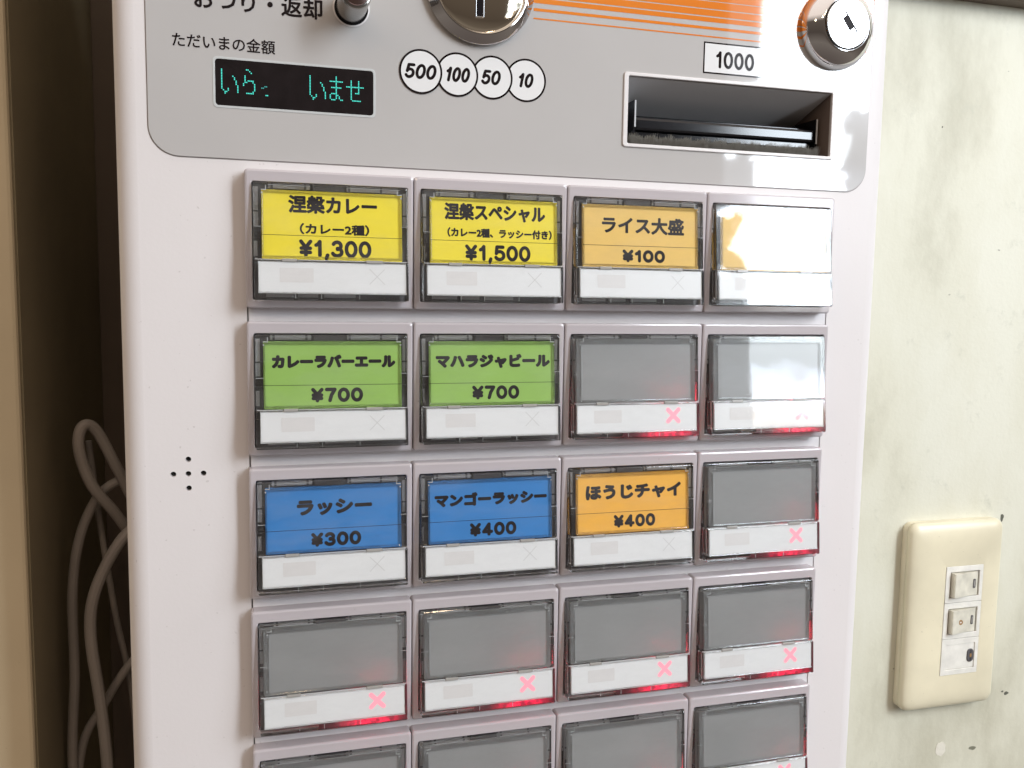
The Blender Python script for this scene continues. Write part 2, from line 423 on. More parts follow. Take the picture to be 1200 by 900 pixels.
_tc = {}
def text_mesh(s, offset=0.0, shear=0.0, spacing=1.0):
    key = (s, offset, shear, spacing)
    if key not in _tc:
        cu = bpy.data.curves.new('text', 'FONT')
        cu.body = s; cu.size = 1.0; cu.offset = offset; cu.shear = shear; cu.space_character = spacing; cu.resolution_u = 3
        cu.fill_mode = 'BOTH'
        o = bpy.data.objects.new('text', cu); col.objects.link(o)
        dg = bpy.context.evaluated_depsgraph_get(); dg.update()
        me = bpy.data.meshes.new_from_object(o.evaluated_get(dg), depsgraph=dg)
        bpy.data.objects.remove(o, do_unlink=True)
        vs = [v.co.copy() for v in me.vertices]
        fs = [list(p.vertices) for p in me.polygons]
        _tc[key] = (vs, fs)
    return _tc[key]

def add_text(bm, s, x0, x1, z0, z1, y, bold=0.0, shear=0.0, mi=0, spacing=1.0):
    vs, fs = text_mesh(s, 0.0, shear, spacing)
    ax, bx_ = min(v.x for v in vs), max(v.x for v in vs)
    az, bz = min(v.y for v in vs), max(v.y for v in vs)
    sx, sz = (x1 - x0 - 2 * bold) / (bx_ - ax), (z1 - z0 - 2 * bold) / (bz - az)
    shifts = [(0, 0)] + ([(bold * math.cos(2 * math.pi * k / 12), bold * math.sin(2 * math.pi * k / 12)) for k in range(12)] if bold else [])
    for k, (ux, uz) in enumerate(shifts):
        nv = [bm.verts.new((x0 + bold + ux + (v.x - ax) * sx, y - .0012 * k, z0 + bold + uz + (v.y - az) * sz)) for v in vs]
        for f in fs:
            try: bm.faces.new([nv[i] for i in reversed(f)]).material_index = mi
            except ValueError: pass

def stroke(bm, p, q, w, y, rnd=True, mi=0, n=6):
    """flat bar with round ends"""
    a = math.atan2(q[1] - p[1], q[0] - p[0]); r = w / 2
    pts = []
    if rnd:
        for i in range(n + 1):
            t = a - math.pi / 2 + math.pi * i / n; pts.append((q[0] + r * math.cos(t), q[1] + r * math.sin(t)))
        for i in range(n + 1):
            t = a + math.pi / 2 + math.pi * i / n; pts.append((p[0] + r * math.cos(t), p[1] + r * math.sin(t)))
    else:
        nx, nz_ = -math.sin(a) * r, math.cos(a) * r
        pts = [(p[0] + nx, p[1] + nz_), (q[0] + nx, q[1] + nz_), (q[0] - nx, q[1] - nz_), (p[0] - nx, p[1] - nz_)]
    flat(bm, pts, y, mi)

def arc(cx, cz, rx, rz, a0, a1, n=14):
    return [(cx + rx * math.cos(math.radians(a0 + (a1 - a0) * i / n)), cz + rz * math.sin(math.radians(a0 + (a1 - a0) * i / n))) for i in range(n + 1)]
GLYPH = {   # centre lines of figures, height 1, first value the advance width
 '0': (.60, [arc(.30, .5, .30, .5, 0, 360, 28)]),
 '1': (.36, [[(.03, .74), (.16, .82), (.27, 1.0), (.27, 0)]]),
 '2': (.58, [arc(.29, .70, .28, .30, 165, -20) + [(.50, .50), (.02, 0), (.58, 0)]]),
 '3': (.57, [arc(.27, .74, .25, .26, 155, -85) , arc(.27, .27, .30, .27, 85, -158)]),
 '4': (.62, [[(.62, .25), (.0, .25), (.42, 1.0), (.42, 0)]]),
 '5': (.58, [[(.52, 1.0), (.10, 1.0), (.05, .48)] + arc(.28, .32, .30, .32, 128, -150)]),
 '7': (.56, [[(.0, 1.0), (.56, 1.0), (.33, .5), (.22, 0)]]),
 ',': (.14, [[(.10, .03), (.02, -.20)]]),
 '¥': (.64, [[(.02, 1.0), (.32, .55), (.62, 1.0)], [(.32, .55), (.32, 0)], [(.04, .50), (.60, .50)], [(.04, .20), (.60, .20)]]),
}
def add_figures(bm, s, x0, x1, z0, z1, y, w, shear=0.0, gap=None):
    """figures drawn with a round pen of width w; the box holds the inked outline (a comma hangs below)"""
    h_ = z1 - z0 - w
    total = sum(GLYPH[c][0] for c in s)
    gw = w * 1.22 if gap is None else gap
    k = (x1 - x0 - w - gw * (len(s) - 1) - shear * h_) / total
    x = x0 + w / 2
    j = 0
    for c in s:
        adv, lines = GLYPH[c]
        for ln in lines:
            pts = [(x + u * k + shear * h_ * v, z0 + w / 2 + v * h_) for u, v in ln]
            for a, b in zip(pts, pts[1:]):
                stroke(bm, a, b, w, y - .0006 * (j % 40)); j += 1
        x += adv * k + gw

def tube(bm, pts, r, n=12):
    """swept round tube through a Catmull-Rom path"""
    P = [Vector(p) for p in pts]; path = []
    for i in range(len(P) - 1):
        p0, p1, p2, p3 = P[max(i - 1, 0)], P[i], P[i + 1], P[min(i + 2, len(P) - 1)]
        for k in range(10):
            t = k / 10
            path.append(0.5 * ((2 * p1) + (-p0 + p2) * t + (2 * p0 - 5 * p1 + 4 * p2 - p3) * t * t + (-p0 + 3 * p1 - 3 * p2 + p3) * t ** 3))
    path.append(P[-1]); rings = []
    up = Vector((0, 1, 0))
    for i, p in enumerate(path):
        d = (path[min(i + 1, len(path) - 1)] - path[max(i - 1, 0)]).normalized()
        a = d.cross(up)
        a = a.normalized() if a.length > 1e-4 else Vector((1, 0, 0))
        b = d.cross(a).normalized()
        rings.append([bm.verts.new(p + a * r * math.cos(2 * math.pi * k / n) + b * r * math.sin(2 * math.pi * k / n)) for k in range(n)])
    for a, b in zip(rings, rings[1:]):
        for k in range(n): bm.faces.new((a[k], a[(k + 1) % n], b[(k + 1) % n], b[k]))
    bm.faces.new(rings[0]); bm.faces.new(rings[-1])

# ================================================================== the setting
bm = bmesh.new(); box(bm, 20, 1500, 119.5, 300, -900, 900)
o = finish('wall', bm, M['wall']); o['kind'] = 'structure'; o['label'] = 'stained cream painted wall behind the ticket machine'
wall = o
def blot(name, pts, y, m_):
    bm = bmesh.new(); loft(bm, [(pts, 119.6), (pts, y)], cap0=False); q = finish(name, bm, m_); q.parent = wall
rw_ = random.Random(11)
for cx_, cz_, r_, e_ in ((460.5, -180.2, 1.9, 1.3), (474.5, -299, 2.6, .45), (471, -297.5, 1.2, .6), (396, 60, .7, .8), (352, 12, .8, 2.4)):
    blot('paint_chip', [(cx_ + .8 * r_ * rw_.uniform(.7, 1.2) * math.cos(a_), cz_ + r_ * e_ * rw_.uniform(.6, 1.2) * math.sin(a_)) for a_ in [2 * math.pi * k / 11 for k in range(11)]], 119.42, M['chip'])
blot('filled_hole', [(424.5 + 4.2 * rw_.uniform(.8, 1.1) * math.cos(a_), -331 + 5 * rw_.uniform(.8, 1.1) * math.sin(a_)) for a_ in [2 * math.pi * k / 14 for k in range(14)]], 119.3, M['filler'])
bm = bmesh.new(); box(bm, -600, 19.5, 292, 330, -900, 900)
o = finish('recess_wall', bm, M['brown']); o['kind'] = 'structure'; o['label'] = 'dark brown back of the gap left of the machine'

bm = bmesh.new()
slab(bm, -420, -94.5, -900, 900, 290, 90, r=2.0, ch=1.6, n=3)
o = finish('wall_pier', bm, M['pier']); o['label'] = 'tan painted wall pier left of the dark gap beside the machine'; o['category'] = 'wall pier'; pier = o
bm = bmesh.new(); slab(bm, -94.4, -93.5, -899, 899, 289, 92.5, r=.3, ch=.2, n=2); q = finish('shaded_side', bm, M['side_shade']); q.parent = pier  # thin sheet added over the pier's side, shade put into its colour

bm = bmesh.new(); slab(bm, 300, 1200, 132.8, 175, 119.3, 108, r=1, ch=1)
o = finish('wall_rail', bm, M['rail']); o['label'] = 'dark brown rail along the wall in the top right corner'; o['category'] = 'rail'

# ================================================================== ticket machine
tm = thing('ticket_machine', 'off-white meal ticket vending machine with rows of clear price buttons and coin slot', 'ticket machine', (110, 60, -400))
class _P: pass
def tpart(name, bm, mats, label=None, smooth=False):
    o = finish(name, bm, mats, None, label, smooth)
    o.parent = tm; o.matrix_parent_inverse = Matrix.Translation(tm.location).inverted()
    return o

# cabinet with the long rounded front edges
bm = bmesh.new()
cx0, cx1, cz0, cz1 = -42.8, 269.3, -399, 215
loops = [(rrect(cx0, cx1, cz0, cz1, 9, 6), 119), (rrect(cx0, cx1, cz0, cz1, 9, 6), 13.5)]
for i in range(1, 9):
    a = math.pi / 2 * i / 8; R_ = 7.5
    d = R_ * (1 - math.cos(a))
    loops.append((rrect(cx0 + d, cx1 - d, cz0 + d, cz1 - d, max(9 - d, 1.5), 6), 13.5 - R_ * math.sin(a)))
loft(bm, loops)
cab = tpart('cabinet', bm, M['body'])
cutters = []
def cutter(fn):
    b = bmesh.new(); fn(b); bmesh.ops.recalc_face_normals(b, faces=b.faces)
    me = bpy.data.meshes.new('cutter'); b.to_mesh(me); b.free(); me.transform(Matrix.Scale(MM, 4)); me.materials.append(M['body'])
    o = bpy.data.objects.new('cutter', me); col.objects.link(o); return o
SL = (146.2, 239.6, 17.9, 44.3)       # bill slot opening
spk = [(-20.9, -109), (-26, -109), (-15.7, -109), (-20.8, -103.7), (-20.8, -114.3)]
cutters.append(cutter(lambda b: loft(b, [(rrect(*SL, 0.6), 60), (rrect(*SL, 0.6), -5)])))
cutters.append(cutter(lambda b: loft(b, [(rrect(0.35, 242.65, -384, -1.5, 1), 12), (rrect(0.35, 242.65, -384, -1.5, 1), -5)])))
for x, z in spk:
    cutters.append(cutter(lambda b, x=x, z=z: loft(b, [(circle(x, z, 1.0, 20), 18), (circle(x, z, 1.0, 20), -5)])))
cut(cab, cutters)
for p in cab.data.polygons: p.use_smooth = False
# smooth only the long rounded edges
for p in cab.data.polygons:
    nrm = p.normal
    if abs(nrm.x) > 0.03 and abs(nrm.y) > 0.03: p.use_smooth = True
for x, z in spk:
    bm = bmesh.new(); flat(bm, circle(x, z, 1.0, 20), 8.5)
    tpart('speaker_hole', bm, M['black'])

# plate the buttons stand on
bm = bmesh.new(); slab(bm, 0.8, 242.2, -383.5, -1.9, 11.9, 6.0, r=0.8, ch=0.35)
tpart('button_plate', bm, M['insert'])
bm = bmesh.new(); frame(bm, (0.4, 242.6, -383.9, -1.6), (4, 239, -380, -6), 11.95, 11.0, ch=.1)
tpart('plate_gap', bm, M['dark'])

# grey glossy film panel with orange stripes
FX = (-31.4, 258.2, 3.7, 196)
bm = bmesh.new(); slab(bm, *FX, 6.0, 5.55, r=10, ch=0.12, n=10)
film = tpart('control_panel', bm, M['film'], 'grey glossy control panel with coin inlet and banknote slot')
cut(film, [cutter(lambda b: loft(b, [(rrect(*SL, 0.6), 60), (rrect(*SL, 0.6), -5)]))])
bm = bmesh.new(); frame(bm, (FX[0] - .35, FX[1] + .35, FX[2] - .35, FX[3] + .35), (FX[0] + 2, FX[1] - 2, FX[2] + 2, FX[3] - 2), 6.0, 5.93, ro=10.3, ri=8, ch=.03, n=10)
tpart('panel_edge', bm, mat('panel_edge', (0.30, 0.27, 0.26), 0.5))

def on_film(o):
    o.parent = film; o.matrix_parent_inverse = Matrix.Translation(tm.location).inverted()   # film has the machine's frame
    return o
def fpart(name, bm, mats, label=None, smooth=False):
    o = finish(name, bm, mats, None, label, smooth); o.parent = film
    # film: world = T(tm) * inv(T(tm)) * mesh -> identity
    return o

stripes = [(62.0, 62.55), (65.0, 66.1), (67.95, 69.75), (70.25, 72.7), (73.1, 75.9), (76.2, 79.6), (79.8, 83.6), (83.8, 120)]
for z0, z1 in stripes:
    bm = bmesh.new()
    flat(bm, [(106.6, z0), (258.0, z0), (258.0, z1), (106.6, z1)], 5.50)
    fpart('orange_stripe', bm, M['orange'])

# lettering on the film
bm = bmesh.new(); add_text(bm, 'ただいまの金額', -23.0, 11.2, 40.6, 45.4, 5.45, bold=0.06); fpart('lettering', bm, M['film_ink'])
bm = bmesh.new(); add_text(bm, 'おつり・返却', -15.6, 27.7, 54.0, 61.2, 5.45, bold=0.16); fpart('lettering', bm, M['film_ink'])

# coin badges, each overlapping the one to its right
badges = [(63.3, '500', 57.0, 69.6), (77.1, '100', 72.2, 82.4), (90.6, '50', 86.1, 94.4), (104.0, '10', 100.4, 107.4)]
for i, (cx, s, a, b) in enumerate(badges):
    y = 5.49 - 0.07 * (3 - i); bz = 39.0 - 0.0 * i
    bm = bmesh.new(); flat(bm, circle(cx, bz, 8.1), y); o = fpart('coin_badge', bm, M['film_ink'], 'round white badge reading ' + s)
    bm = bmesh.new(); flat(bm, circle(cx, bz, 7.35), y - 0.012); fpart('badge_face', bm, M['white_print'])
    bm = bmesh.new(); add_figures(bm, s, a, b, bz - 2.75, bz + 2.75, y - 0.024, 1.12, shear=0.2, gap=1.3); fpart('badge_number', bm, M['film_ink'])
# 1000 sign
bm = bmesh.new(); flat(bm, rrect(178.7, 213.5, 47.8, 60.2, .2), 5.49); fpart('banknote_sign', bm, M['film_ink'])
bm = bmesh.new(); flat(bm, rrect(179.3, 212.9, 48.4, 59.6, .2), 5.47); fpart('sign_face', bm, M['white_print'])
bm = bmesh.new(); add_figures(bm, '1000', 184.2, 201.8, 50.2, 57.0, 5.45, 1.2, gap=1.7); fpart('sign_number', bm, M['film_ink'])

# display
bm = bmesh.new(); frame(bm, (-10.0, 46.6, 21.1, 38.5), (-9.2, 45.8, 21.9, 37.7), 5.6, 5.40, ro=1.5, ri=1.1, ch=.06)
tpart('display_rim', bm, mat('display_rim', (0.52, 0.54, 0.54), 0.3))
bm = bmesh.new(); slab(bm, -9.2, 45.8, 21.9, 37.7, 5.6, 5.46, r=1.1, ch=.03)
disp = tpart('display', bm, M['screen'], 'black display window with turquoise dot characters')
bm = bmesh.new(); bmd = bmesh.new()
P_ = 0.535
def dots(bm_, ox, oz, lines, s=0.37):
    done = set()
    for (x0, z0), (x1, z1) in lines:
        n_ = max(abs(x1 - x0), abs(z1 - z0), 1)
        for i in range(n_ + 1):
            done.add((round(x0 + (x1 - x0) * i / n_), round(z0 + (z1 - z0) * i / n_)))
    for x, z in done:
        cx, cz = ox + x * P_, oz - z * P_
        flat(bm_, [(cx - s / 2, cz - s / 2), (cx + s / 2, cz - s / 2), (cx + s / 2, cz + s / 2), (cx - s / 2, cz + s / 2)], 5.42)
def poly(*p): return list(zip(p, p[1:]))
I_ = poly((0, 0), (0, 11), (1, 13), (2, 15), (3, 14), (4, 12)) + poly((7, 4), (8, 5), (9, 8), (10, 11), (10, 14))
RA = poly((2, 0), (4, 1), (5, 2)) + poly((1, 4), (1, 8), (0, 10)) + poly((0, 9), (3, 7), (6, 7), (7, 9), (7, 12), (6, 15), (2, 15)) 
MA = poly((0, 3), (8, 3)) + poly((1, 7), (7, 7)) + poly((4, 0), (4, 11)) + poly((4, 11), (1, 11), (0, 13), (1, 15), (3, 15), (4, 13), (4, 11)) + poly((5, 12), (7, 15), (8, 15))
SE = poly((0, 4), (11, 4)) + poly((3, 0), (3, 12), (4, 13), (9, 13)) + poly((8, 0), (8, 8), (6, 8))
dots(bm, -7.0, 34.2, I_); dots(bm, 0.3, 34.6, RA)
dots(bmd, 6.5, 29.3, [((0, 1), (1, 1)), ((2, 0), (3, 0))] ); dots(bm, 7.9, 26.3, poly((0, 0), (1, 0)))
dots(bm, 23.2, 34.3, I_); dots(bm, 30.3, 34.6, MA); dots(bm, 36.2, 33.6, SE)
me_ = None
o = finish('display_characters', bm, M['glow_dot'], None); o.parent = disp
o = finish('display_dim_dots', bmd, M['glow_dim'], None); o.parent = disp

# coin inlet
CX, CZ = 85.4, 71.0
bm = bmesh.new()
prof = [(20.8, 5.5), (20.8, 3.6), (20.5, 3.2), (17.9, 1.0), (17.5, 0.9), (17.2, 1.2), (17.0, 2.2)]
loft(bm, [(circle(CX, CZ, r_), y_) for r_, y_ in prof], cap0=False, cap1=False)
ring = tpart('coin_inlet', bm, M['chrome'], 'round chrome coin inlet with vertical slot')
for p in ring.data.polygons: p.use_smooth = True
ring.data.set_sharp_from_angle(angle=math.radians(24))
bm = bmesh.new()
prof = [(17.0, 2.0), (16.6, 1.7), (15.5, 1.3), (13, 0.65), (10, 0.15), (7, -0.18), (4, -0.36), (1.5, -0.43)]
loft(bm, [(circle(CX, CZ, r_), y_) for r_, y_ in prof], cap0=False)
o = finish('inlet_face', bm, M['chrome_warm'], None, smooth=True); o.parent = ring
bm = bmesh.new(); frame(bm, (CX - 3.0, CX - .1 + .4, CZ - 12.4, CZ + 12.4), (CX - 2.6, CX - .2, CZ - 12, CZ + 12), 2, -0.75, ro=.4, ri=.2, ch=.1)
o = finish('slot_rim', bm, M['chrome'], None); o.parent = ring
bm = bmesh.new(); box(bm, CX - 2.62, CX - .18, -0.6, 2, CZ - 12.1, CZ + 12.1)
o = finish('slot_opening', bm, M['black'], None); o.parent = ring

# return knob
KX, KZ = 37.9, 59.2
bm = bmesh.new(); loft(bm, [(circle(KX, KZ, 6.6, 48), 5.5), (circle(KX, KZ, 6.6, 48), 5.3), (circle(KX, KZ, 6.1, 48), 5.2), (circle(KX, KZ, 6.0, 48), 5.5)], cap0=False, cap1=False)
knob = tpart('return_knob', bm, M['slot_frame'], 'grey metal change return knob')
bm = bmesh.new(); flat(bm, circle(KX, KZ, 6.1, 48), 5.47); o = finish('knob_gap', bm, M['black'], None); o.parent = knob
bm = bmesh.new(); loft(bm, [(circle(KX, KZ, 5.35, 48), 5.5), (circle(KX, KZ, 5.35, 48), -11.2), (circle(KX, KZ, 5.1, 48), -11.7), (circle(KX, KZ, 4.4, 48), -12.0)], cap0=False)
o = finish('knob_shaft', bm, M['satin'], None, smooth=True); o.parent = knob
bm = bmesh.new(); loft(bm, [(circle(KX, KZ, 4.3, 48), -11.9), (circle(KX, KZ, 4.1, 48), -12.3), (circle(KX, KZ, 2.5, 48), -12.7), (circle(KX, KZ, .6, 48), -12.8)], cap0=False)
o = finish('knob_cap', bm, M['cap'], None, smooth=True); o.parent = knob

# key lock
LX, LZ = 239.3, 70.4
bm = bmesh.new()
prof = [(16.7, 5.5), (16.6, 3.8), (15.9, 1.8), (14.7, 0.1), (13.0, -1.5), (11.6, -2.4), (11.0, -2.7), (10.5, -2.75)]
loft(bm, [(circle(LX, LZ, r_), y_) for r_, y_ in prof], cap0=False, cap1=False)
lock = tpart('key_lock', bm, M['chrome'], 'round chrome key lock', smooth=True)
bm = bmesh.new(); loft(bm, [(circle(LX, LZ, 10.45), -1.5), (circle(LX, LZ, 10.2), -2.0), (circle(LX, LZ, 10.1), -1.6)], cap0=False, cap1=False)
o = finish('lock_groove', bm, M['black'], None); o.parent = lock
bm = bmesh.new(); loft(bm, [(circle(LX, LZ, 10.05), -1.4), (circle(LX, LZ, 10.0), -3.0), (circle(LX, LZ, 9.7), -3.25), (circle(LX, LZ, 9.0), -3.3)], cap0=False)
o = finish('lock_barrel', bm, mat('barrel_steel', (0.55, 0.55, 0.55), 0.16, metal=1.0), None); o.parent = lock
bm = bmesh.new()
ang = math.radians(-52)
def rot(p): return (LX + .3 + p[0] * math.cos(ang) - p[1] * math.sin(ang), LZ + .4 + p[0] * math.sin(ang) + p[1] * math.cos(ang))
flat(bm, [rot(p) for p in ((-3.0, -1.5), (3.0, -1.5), (3.0, 1.0), (-3.0, 1.0))], -3.32)
flat(bm, [rot(p) for p in ((-5.0, .95), (5.2, .95), (5.2, 1.75), (-5.0, 1.75))], -3.32)
flat(bm, [rot(p) for p in ((4.6, -.7), (5.2, -.7), (5.2, 1.2), (4.6, 1.2))], -3.325)
o = finish('keyway', bm, M['ink'], None); o.parent = lock

# banknote slot
bm = bmesh.new(); frame(bm, (144.3, 241.3, 16.6, 45.6), (146.3, 239.5, 18.0, 44.2), 30, 4.9, ro=1.2, ri=0.7, ch=0.3)
bs = tpart('banknote_slot', bm, M['slot_frame'], 'recessed banknote slot with black guide and brush')
def sub(name, bm, m_, parent, smooth=False):
    o = finish(name, bm, m_, None, None, smooth); o.parent = parent; return o
bm = bmesh.new()
# hood sloping back and down from the front top edge, and the side walls
def quad(bm, a, b, c, d, mi=0): bm.faces.new([bm.verts.new(v) for v in (a, b, c, d)]).material_index = mi
quad(bm, (146.4, 6.2, 44.0), (239.4, 6.2, 44.0), (236, 40, 30), (149, 40, 30))
quad(bm, (146.4, 6.2, 44.0), (149, 40, 30), (149, 40, 16), (146.4, 6.2, 18.2))
sub('slot_hood', bm, M['slot_grey'], bs)
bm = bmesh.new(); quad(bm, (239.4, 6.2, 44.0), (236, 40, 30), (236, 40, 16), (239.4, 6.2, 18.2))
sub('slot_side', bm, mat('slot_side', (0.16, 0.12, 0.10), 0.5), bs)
bm = bmesh.new(); quad(bm, (149, 40, 30), (236, 40, 30), (236, 40, 16), (149, 40, 16)); quad(bm, (146.4, 6.2, 18.1), (239.4, 6.2, 18.1), (236, 40, 17.5), (149, 40, 17.5))
sub('slot_back', bm, M['black'], bs)
bm = bmesh.new()
slab(bm, 152.5, 236.6, 24.6, 30.0, 38, 12.0, r=.5, ch=1.2)         # the glossy guide bar
slab(bm, 153.5, 236.0, 22.2, 24.6, 38, 14.0, r=.3, ch=.3)
slab(bm, 153.5, 236.0, 30.0, 31.6, 38, 17.5, r=.3, ch=.5)
sub('note_guide', bm, M['black'], bs)
bm = bmesh.new(); slab(bm, 151.6, 152.5, 22.6, 36.6, 38, 11.6, r=.3, ch=.2); sub('guide_wall', bm, M['black'], bs)
bm = bmesh.new(); slab(bm, 236.6, 237.3, 22.6, 34.6, 38, 11.6, r=.3, ch=.2); sub('guide_wall', bm, M['black'], bs)
bm = bmesh.new(); box(bm, 151.9, 152.5, 11.3, 11.65, 25.8, 36.4); sub('guide_trim', bm, M['tick'], bs)
bm = bmesh.new(); box(bm, 236.7, 237.25, 11.3, 11.65, 24.0, 34.4); sub('guide_trim', bm, M['tick'], bs)
# brush: a few thousand short hairs
bm = bmesh.new()
rb = random.Random(3)
box(bm, 150, 237, 12, 20, 18.2, 18.8)
for i in range(5200):
    x = rb.uniform(149.5, 236.5); y = rb.uniform(8.5, 15); hh = rb.uniform(2.3, 4.0) * (1 + .18 * math.sin(x * .8) + .12 * math.sin(x * 2.3))
    dx, dy = rb.gauss(0, .8), rb.gauss(-.6, .6); w_ = .07
    a = [bm.verts.new(v) for v in ((x - w_, y, 18.3), (x + w_, y, 18.3), (x + dx + w_ * .6, y + dy, 18.3 + hh), (x + dx - w_ * .6, y + dy, 18.3 + hh))]
    bm.faces.new(a)
o = sub('brush', bm, M['brush'], bs); o['kind'] = 'stuff'

# ================================================================== push buttons
PX, PZ = 60.0, 53.55
HOLE = (2.5, 57.7, -45.9, -4.3)
bm = bmesh.new(); frame(bm, (0.14, 59.86, -48.75, 0.0), HOLE, 6.0, 0.0, ro=1.1, ri=.7, ch=.75, chi=.3)
me_bezel = finish('tmp', bm, M['bezel']).data
# dark carrier inside the opening
bm = bmesh.new(); frame(bm, (2.6, 57.6, -45.8, -4.4), (5.6, 55.4, -42.9, -7.2), 5.6, 1.6, ro=.6, ri=.4, ch=.3)
box(bm, 2.6, 57.6, 5.3, 5.7, -45.8, -4.4)
for x in (9, 20.5, 36, 47.5):
    box(bm, x, x + .8, 0.6, 1.6, -7.4, -4.6)
box(bm, 23.5, 34.5, 0.1, 1.6, -7.0, -4.7)
for z in (-15, -24, -36):
    box(bm, 2.7, 5.4, 0.8, 1.6, z, z + .6); box(bm, 55.4, 57.5, 0.8, 1.6, z, z + .6)
for x0_, x1_, z0_, z1_ in ((8.2, 22.5, -6.6, -5.2), (35.5, 54.2, -6.6, -5.2), (3.2, 4.6, -19.8, -6.2), (55.9, 57.0, -18.6, -6.5), (3.2, 4.3, -30.5, -25.2),
                           (7, 16.6, -44.9, -43.5), (18, 25.2, -44.9, -43.5), (27.4, 38.6, -44.9, -43.5)):
    box(bm, x0_, x1_, 0.9, 1.7, z0_, z1_, mi=1)
me_carrier = finish('tmp', bm, [M['dark'], M['carrier_light']]).data
# clear cover; mould lines and corner highlights put in as light grey bars
bm = bmesh.new()
frame(bm, (2.9, 57.3, -31.45, -4.7), (6.3, 54.6, -30.2, -7.9), 3.4, 0.0, ro=.7, ri=.4, ch=.35)
frame(bm, (3.0, 57.5, -45.7, -31.75), (4.6, 56.5, -42.9, -32.3), 3.6, -0.1, ro=.5, ri=.3, ch=.3)
tilt(bm, TILT)
me_frame = finish('tmp', bm, M['glass']).data
bm = bmesh.new()
flat(bm, rrect(3.3, 56.9, -31.1, -5.1, .5), -0.05); flat(bm, rrect(3.4, 57.1, -45.2, -32.1, .5), -0.15)
tilt(bm, TILT)
me_pane = finish('tmp', bm, M['pane']).data
bm = bmesh.new()
for sx, x in ((1, 5.6), (-1, 55.2)):
    box(bm, x, x + sx * 1.5, -.02, .25, -7.35, -7.12); box(bm, x + sx * 1.5, x + sx * 1.72, -.02, .25, -7.4, -5.6)
    box(bm, x, x + sx * .45, -.02, .25, -8.6, -8.1)
for x in (26, 39.5, 17): box(bm, x, x + .16, -.12, .3, -45.2, -43.3)
box(bm, 3.1, 5.6, -.02, .25, -20.2, -20.05); box(bm, 55, 57.2, -.02, .25, -18.9, -18.75)
box(bm, 3.3, 12.3, -.1, .3, -31.68, -31.48); box(bm, 17.8, 41.8, -.1, .3, -31.68, -31.48); box(bm, 48.2, 57.0, -.1, .3, -31.68, -31.48)
box(bm, 8.0, 22.5, -.02, .3, -5.5, -5.38); box(bm, 35.5, 54.5, -.02, .3, -5.5, -5.38)
tilt(bm, TILT)
me_ticks = finish('tmp', bm, M['tick']).data
me_clips = []
for x0, x1 in ((12.5, 17.6), (42.0, 48.0)):
    bm = bmesh.new(); slab(bm, x0, x1, -32.25, -31.2, 1.2, -.25, r=.15, ch=.12); tilt(bm, TILT)
    me_clips.append(finish('tmp', bm, M['clip']).data)
# white strip with faded patch and cross
bm = bmesh.new(); slab(bm, 4.3, 56.7, -43.5, -32.1, 1.6, 0.35, r=.3, ch=.1); tilt(bm, TILT)
me_strip = finish('tmp', bm, M['label']).data
bm = bmesh.new(); flat(bm, rrect(11.7, 23.4, -39.5, -34.4, .3), 0.31); tilt(bm, TILT); me_patch = finish('tmp', bm, M['patch']).data
def cross(w, h_, y):
    bm = bmesh.new(); c = (46.0, -37.0)
    stroke(bm, (c[0] - h_, c[1] - h_), (c[0] + h_, c[1] + h_), w, y); stroke(bm, (c[0] - h_, c[1] + h_), (c[0] + h_, c[1] - h_), w, y - .012)
    tilt(bm, TILT); return bm
me_x = finish('tmp', cross(.3, 2.65, .31), M['faint_x']).data
me_xl = finish('tmp', cross(1.7, 2.35, .31), M['lit_x']).data
# light guide at the foot and lower right of a sold-out button
bm = bmesh.new()
box(bm, 24, 57.3, 0.2, 1.4, -45.3, -43.7); box(bm, 56.8, 57.4, 0.2, 1.4, -43.7, -32.0)
tilt(bm, TILT)
me_guide = finish('tmp', bm, M['guide']).data
bm = bmesh.new(); slab(bm, 4.3, 55.9, -31.3, -6.1, 2.6, .9, r=.6, ch=.2); tilt(bm, TILT)
me_empty = finish('tmp', bm, M['empty']).data
me_card = {}
for k in ('yellow', 'tan', 'green', 'blue', 'amber'):
    bm = bmesh.new(); slab(bm, 5.7, 55.3, -31.2, -7.1, 2.6, 1.0, r=.3, ch=.08); tilt(bm, TILT)
    me_card[k] = finish('tmp', bm, M[k]).data
for o in [o for o in bpy.data.objects if o.name.startswith('tmp')]: bpy.data.objects.remove(o, do_unlink=True)

